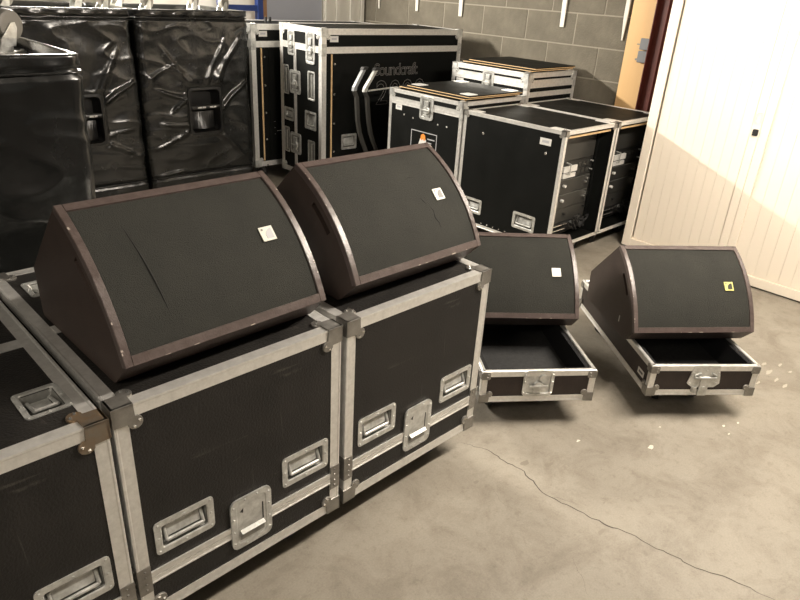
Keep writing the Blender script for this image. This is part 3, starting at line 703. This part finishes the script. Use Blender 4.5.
def board(label, u0, u1, v0, v1, z, plates=True, th=.014):
    r = thing('plywood_board', label, 'board', (u0, v0, z), 0, 'black faced boards lying on cases'); w, d = u1-u0, v1-v0
    MB().box(0, w, 0, d, .001, .0065).build('plywood_core', M_ply, r)
    MB().box(.002, w-.002, .002, d-.002, 0, .001).build('bottom_face', M_black, r)
    MB().box(.0005, w-.0005, .0005, d-.0005, .0065, th).build('black_face', M_black, r)
    if plates:
        for x, y in ((.02, .02), (w-.12, .02), (.02, d-.12), (w-.12, d-.12)):
            MB().loft([rr(x, x+.10, y, y+.10, .012, th), rr(x, x+.10, y, y+.10, .012, th+.003)]).build('corner_plate', M_plate, r)
    return r
zb = .9842
board('lower black-faced plywood board on the case with the sticker', 3.70, 4.34, 3.17, 3.85, zb, False)
board('upper black-faced plywood board with bright corner plates on top', 3.725, 4.345, 3.15, 3.79, zb+.0145)
SV, SU = (3.165, 3.955), (4.42, 5.08)
sr_, FS = flight_case('shallow_lid_case', 'black flight case with broad aluminium bands standing behind other cases', 'flight case', SU[1]-SU[0], SV[1]-SV[0], .13, 1.135, (SU[0], SV[0]), 0, M_black, None, seam=1.055, ext=.034, csize=.05, bandw=.06,
                      feats=[('latch', 'left', .335, .455, .955, 1.115), ('label', 'left', .05, .13, .965, 1.02), ('latch', 'front', .30, .40, .6, .7)], cmat=M_zinc)
MB().box(.034, SU[1]-SU[0]-.034, .955, .995, 0, .005, FS['front']).build('seam_band', M_alu, sr_)
zb = 1.135+.0092
board('lower bare-edged board lying on the case before the block wall', 4.49, 5.07, 3.195, 3.91, zb, False)
board('upper bare-edged board lying on the case before the block wall', 4.52, 5.075, 3.18, 3.87, zb+.0145, False)

# ---------------------------------------------------------------- tall console cases
def console(label, u0, v0, rot, w, d, z1, logo, pegs):
    r, F = flight_case('console_case', label, 'flight case', w, d, .13, z1, (u0, v0), rot, M_black, 'tall mixing console cases', seam=z1-.155, ext=.042, csize=.055, bandw=.05, cmat=M_zinc,
        feats=[('latch', 'left', .13, .235, z1-.235, z1-.04), ('latch', 'left', d-.225, d-.095, z1-.275, z1-.03), ('vband', 'left', .235, .17, z1-.18),
               ('handle', 'left', .045, .13, z1-.56, z1-.32), ('latch', 'left', .15, .32, z1-.54, z1-.35), ('handle', 'left', d-.205, d-.10, z1-.56, z1-.33),
               ('handle', 'left', .05, .20, z1-.78, z1-.67), ('handle', 'left', d-.25, d-.08, z1-.80, z1-.65),
               ('handle', 'left', .045, .13, z1-1.06, z1-.84), ('latch', 'left', .15, .32, z1-1.05, z1-.87), ('handle', 'left', d-.205, d-.10, z1-1.09, z1-.89),
               ('label', 'front', .075, .155, z1-.095, z1-.05), ('handle', 'front', .20, .36, .40, .53)])
    f = F['front']
    MB().box(.085, .098, .18, z1-.185, 0, .006, f).build('plywood_edge', M_ply, r)
    MB().box(.165, w-.06, .18, z1-.19, 0, .004, f).build('front_cover', M_black, r) if not logo else None
    mb = MB()
    for k in range(5): mb.rivet((.125, z1-.26-.235*k, 0), f, .011, .004)
    mb.build('panel_bolts', M_rivet, r)
    if logo:
        for txt, x, z, size, ex in (('Soundcraft', .525, .995, .138, .0012), ('2000', .55, .755, .285, .0012)):
            cu = bpy.data.curves.new('lettering', 'FONT'); cu.body = txt; cu.size = size; cu.fill_mode = 'NONE'; cu.bevel_depth = .0022; cu.bevel_resolution = 0; cu.resolution_u = 3
            cu.space_character = .82 if txt[0] == 'S' else 1.0
            to = bpy.data.objects.new('tmp_text', cu); col.objects.link(to); bpy.context.view_layer.update()
            me = bpy.data.meshes.new_from_object(to.evaluated_get(bpy.context.evaluated_depsgraph_get())); bpy.data.objects.remove(to)
            me.transform(Matrix.Translation((x, -.001, z)) @ Matrix.Rotation(PI/2, 4, 'X')); me.materials.clear(); me.materials.append(M_grey)
            link('lettering', me, r)
    if pegs:
        for x in (.30, .345): MB().cyl((x, .25, z1), (x, .25, z1+.045), .012, 10).build('rubber_foot', M_rubber, r)
    return r
console('tall black console case with outlined lettering on its front', 3.365, 4.40, -3.5, 1.53, .63, 1.357, True, False)
console('tall black console case without lettering, standing behind the lettered one', 3.20, 5.16, -1.5, 1.53, .53, 1.333, False, True)

# folding trolley leaning in front of the lettered case
tr = thing('folding_trolley', 'black folding trolley with two bent grips before the lettered case', 'trolley', (3.80, 4.05, 0))
pk = Vector((3.80, 4.05, 0))
TV = 4.12
for pts in ([(3.575, 1.105), (3.56, 1.085), (3.475, .96), (3.468, .93), (3.495, .88), (3.503, .80), (3.512, .70), (3.535, .60), (3.57, .52), (3.61, .44), (3.68, .30), (3.74, .16), (3.78, .02)],
            [(3.70, 1.095), (3.685, 1.075), (3.585, .945), (3.578, .915), (3.605, .87), (3.616, .78), (3.630, .68), (3.655, .58), (3.69, .50), (3.735, .42), (3.80, .29), (3.86, .16), (3.90, .02)]):
    pts = [(a, TV, b) for a, b in pts]
    P = [Vector(p)-pk for p in pts]
    def flat(ps, a, b):
        lo = []
        for p in ps: lo.append([tuple(p+Vector((x, y, 0))) for x, y in ((-a, -b), (a, -b), (a, b), (-a, b))])
        return MB().loft(lo)
    flat(P[0:2], .024, .018).build('grip_end', M_rubber, tr)
    flat(P[1:4], .015, .014).build('hand_grip', M_zinc if pts[0][0] > 3.6 else M_box, tr)
    flat(P[3:], .015, .012).build('curved_leg', M_gear, tr)
MB().cyl(Vector((3.60, 4.10, .925))-pk, Vector((3.95, 4.14, .93))-pk, .007, 8).build('cross_bar', M_zinc, tr)
MB().cyl(Vector((3.74, 4.16, .03))-pk, Vector((3.90, 4.16, .03))-pk, .012, 8).build('axle', M_dull, tr)

# ---------------------------------------------------------------- padded vinyl covers over tall cabinets, dolly boards on top
def cover(label, u0, u1, v0, v1, z1, seed, casters, folds=(), opening=True):
    w, d = u1-u0, v1-v0; r = thing('covered_cabinet', label, 'speaker cover', (u0, v0, 0), 0, 'padded black covers'); R = .045
    per = []
    def side(p, q, n):
        for i in range(n): t = i/n; per.append((p[0]+(q[0]-p[0])*t, p[1]+(q[1]-p[1])*t))
    segs = [((R, 0), (w-R, 0), 150), ((w, R), (w, d-R), 30), ((w-R, d), (R, d), 24), ((0, d-R), (0, R), 30)]
    cen = [(w-R, R, -90), (w-R, d-R, 0), (R, d-R, 90), (R, R, 180)]
    for (p, q, n), (cx, cy, st) in zip(segs, cen):
        side(p, q, n)
        for i in range(5): t = math.radians(st+90*i/5); per.append((cx+R*math.cos(t), cy+R*math.sin(t)))
    n = len(per); NZ = 150; hz = (.53, .87); hx = (w/2-.09, w/2+.165) if opening else (-9, -8.9)
    zs = [.06+(z1-.06)*k/NZ for k in range(NZ+1)]
    mb = MB(); vs = []; fs = []
    def disp(x, y, z):
        p = Vector((x*1.0, y*1.0, z*1.0)) + Vector((seed*5.3, 0, seed))
        k = noise.noise(Vector((p.x*2.2, p.y*2.2, p.z*2.0)))*.016 + noise.noise(Vector((p.x*6+p.z*3.5, p.y*6, p.z*4-p.x*3)))*.008
        rx, rz = x-w/2-.03, z-.70; an = math.atan2(rz, rx); rad = math.hypot(rx, rz)
        k += math.sin(an*7+seed+noise.noise(p*3)*2.5)*.0075*max(0, min(1, (rad-.16)/.1))*max(0, 1-rad/.65)
        k += (1-abs(noise.noise(Vector((p.x*3.3, p.y*3.3, p.z*9)))))**6*.005
        if y < .001:
            for (ax, az, bx, bz, h, wd) in folds:
                ex, ez = bx-ax, bz-az; L2 = ex*ex+ez*ez; t = max(0, min(1, ((x-ax)*ex+(z-az)*ez)/L2)); bend = .02*math.sin(PI*t*1.5)
                px, pz = ax+ex*t-ez*bend, az+ez*t+ex*bend; q = math.hypot(x-px, z-pz)/(wd*(1-.5*t)); 
                if q < 3: k += h*math.exp(-q*q)*min(1, t*6+.3)*min(1, (1-t)*3+.15)
        if z > z1-.055: k = k*.5 + .006*math.sin((x+y)*38+seed)*max(0, 1-abs(z-z1+.04)/.03)
        if abs(z-(z1-.055)) < .018 or abs(z-.205) < .02: k -= .009
        return k
    for z in zs:
        for i, (x, y) in enumerate(per):
            nx, ny = 0, 0
            if y <= R: ny = -1
            if y >= d-R: ny = 1
            if x <= R and y > 0 and y < d: nx = -1
            if x >= w-R and y > 0 and y < d: nx = 1
            k = disp(x, y, z); 
            if hx[0]-.03 < x < hx[1]+.03 and hz[0]-.03 < z < hz[1]+.03 and y < .001: k = .006
            vs.append((x+nx*k, y+ny*k, z))
    for k in range(NZ):
        for i in range(n):
            j = (i+1) % n; x, y = per[i]; xm = x; zm = (zs[k]+zs[k+1])/2
            if y < .001 and per[j][1] < .001 and hx[0] < xm < hx[1] and hz[0] < zm < hz[1]: continue
            fs.append((k*n+i, k*n+j, (k+1)*n+j, (k+1)*n+i))
    # rolled hem at the top, then down the inside
    o = len(vs)
    for off, dz in ((.008, .004), (.016, -.002), (.018, -.06)):
        for x, y in per:
            cx, cy = w/2, d/2; vs.append((x+(cx-x)*off*2.2/w*1.0, y+(cy-y)*off*2.2/d, z1+dz))
    base = NZ*n
    for q in range(3):
        b0 = base if q == 0 else o+(q-1)*n; b1 = o+q*n
        for i in range(n): j = (i+1) % n; fs.append((b0+i, b0+j, b1+j, b1+i))
    mb.add(vs, fs); me_o = mb.build('cover', M_vinyl, r, smooth=True)
    # inner cabinet as shell behind the handle opening
    MB().box(.05, w-.05, .10, d-.05, .02, z1-.065).build('cabinet_body', M_plastic, r)
    MB().box(.03, w-.03, .03, d-.03, z1-.062, z1-.044).build('dolly_board', M_dolly, r, bevel=.003)
    # handle bowl in the opening
    if opening:
        x0, x1 = hx[0]-.004, hx[1]+.004
        hb = MB().loft([rr(x0-.012, x1+.012, hz[0]-.012, hz[1]+.012, .03, .012), rr(x0+.006, x1-.006, hz[0]+.006, hz[1]-.006, .03, .014), rr(x0+.01, x1-.01, hz[0]+.01, hz[1]-.01, .03, -.02), rr(x0+.03, x1-.03, hz[0]+.03, hz[1]-.03, .03, -.09)], False, True, lambda a, b, q: (a, -q, b)).build('handle_bowl', M_plastic, r, smooth=False)
        MB().cyl((x0+.01, .002, .73), (x1-.01, .002, .73), .020, 14).build('handle_bar', M_plastic, hb, smooth=False)
        for a, b in ((.06, .035), (.10, .03), (.165, .03), (.20, .02)): MB().box(x0+a, x0+a+b, -.0195, -.0175, .724, .736).build('handle_mark', M_paper, hb)
        MB().loft([[(x0+.035+(x1-x0-.07)*t, .055-.05*math.sin(PI*t)*(1-s)-.01, hz[0]+.03+.13*s) for t in [i/10 for i in range(11)]] + [(x0+.035+(x1-x0-.07)*t, .085, hz[0]+.03+.13*s) for t in [1-i/10 for i in range(11)]] for s in (0, .5, 1)]).build('bowl_hump', M_plastic, hb, smooth=False)
    # stitched piping round the hem and the base seam
    for z in (z1-.055, .205):
        pts = [(x+(w/2-x)*-.003/w*2, y+(d/2-y)*-.003/d*2, z) for x, y in per]; pts.append(pts[0])
        MB().tube(pts, .005, 6).build('piping', M_vinyl, r, smooth=True)
    for x, y in casters: dolly_caster(r, x, y, z1-.044)
    return r
def dolly_caster(parent, x, y, zb):
    c, s = math.cos(.5), math.sin(.5); fn = lambda a, b, z: (x+a*c-b*s, y+a*s+b*c, zb+z)
    mb = MB().box(-.06, .06, -.05, .05, 0, .006, fn).cyl((0, 0, .006), (0, 0, .024), .038, 14, fn=fn)
    for sd in (-1, 1):
        yy = sd*.024; P = [(-.03, .022), (.04, .022), (.058, .085), (.052, .105), (.034, .105), (-.02, .05)]
        mb.loft([[(a, yy-.002, b) for a, b in P], [(a, yy+.002, b) for a, b in P]], fn=fn)
    for a, b in ((-.05, -.04), (.05, -.04), (-.05, .04), (.05, .04)): mb.cyl((a, b, .006), (a, b, .012), .008, 6, fn=fn)
    f = mb.build('caster', M_zinc, parent); lo = []
    for yy, q in ((-.02, .78), (-.018, .95), (-.01, 1), (.01, 1), (.018, .95), (.02, .78)): lo.append([(.042+.055*q*math.cos(2*PI*i/22), yy, .095+.055*q*math.sin(2*PI*i/22)) for i in range(22)])
    MB().loft(lo, fn=fn).build('wheel', M_tyre, f)
cs = lambda w, d: [(.13, .12), (w-.15, .14), (.13, d-.14), (w-.15, d-.14)]
cover('padded black vinyl cover standing right behind the flight case row, caster on top', -.11, .838, 2.40, 3.20, 1.435, 1, [(.85, .52), (.15, .3), (.62, .62), (.15, .62)], opening=False)
cover('padded black vinyl cover standing right beside the tall console cases', 2.145, 3.07, 4.99, 5.76, 1.44, 2, cs(.92, .77), [(.64, .70, .90, .93, .022, .022), (.60, .90, .86, 1.30, .014, .03), (.52, .90, .70, 1.25, .010, .022), (.37, .84, .22, .70, .020, .022), (.37, .80, .08, .88, .014, .018), (.38, .60, .10, .62, .010, .02), (.36, .56, .05, .42, .010, .02), (.60, .53, .85, .30, .010, .025), (.40, .90, .15, 1.2, .010, .03), (.05, .95, .30, 1.08, .008, .02), (.05, .20, .30, .25, .01, .02)])
cover('padded black vinyl cover standing between the two other black covers', 1.20, 2.125, 4.99, 5.76, 1.44, 3, cs(.92, .77), [(.64, .80, .91, .97, .022, .020), (.62, .84, .80, 1.2, .010, .03), (.62, .52, .90, .40, .010, .025), (.60, .56, .86, .62, .008, .02), (.50, .505, .68, .52, .012, .012)])
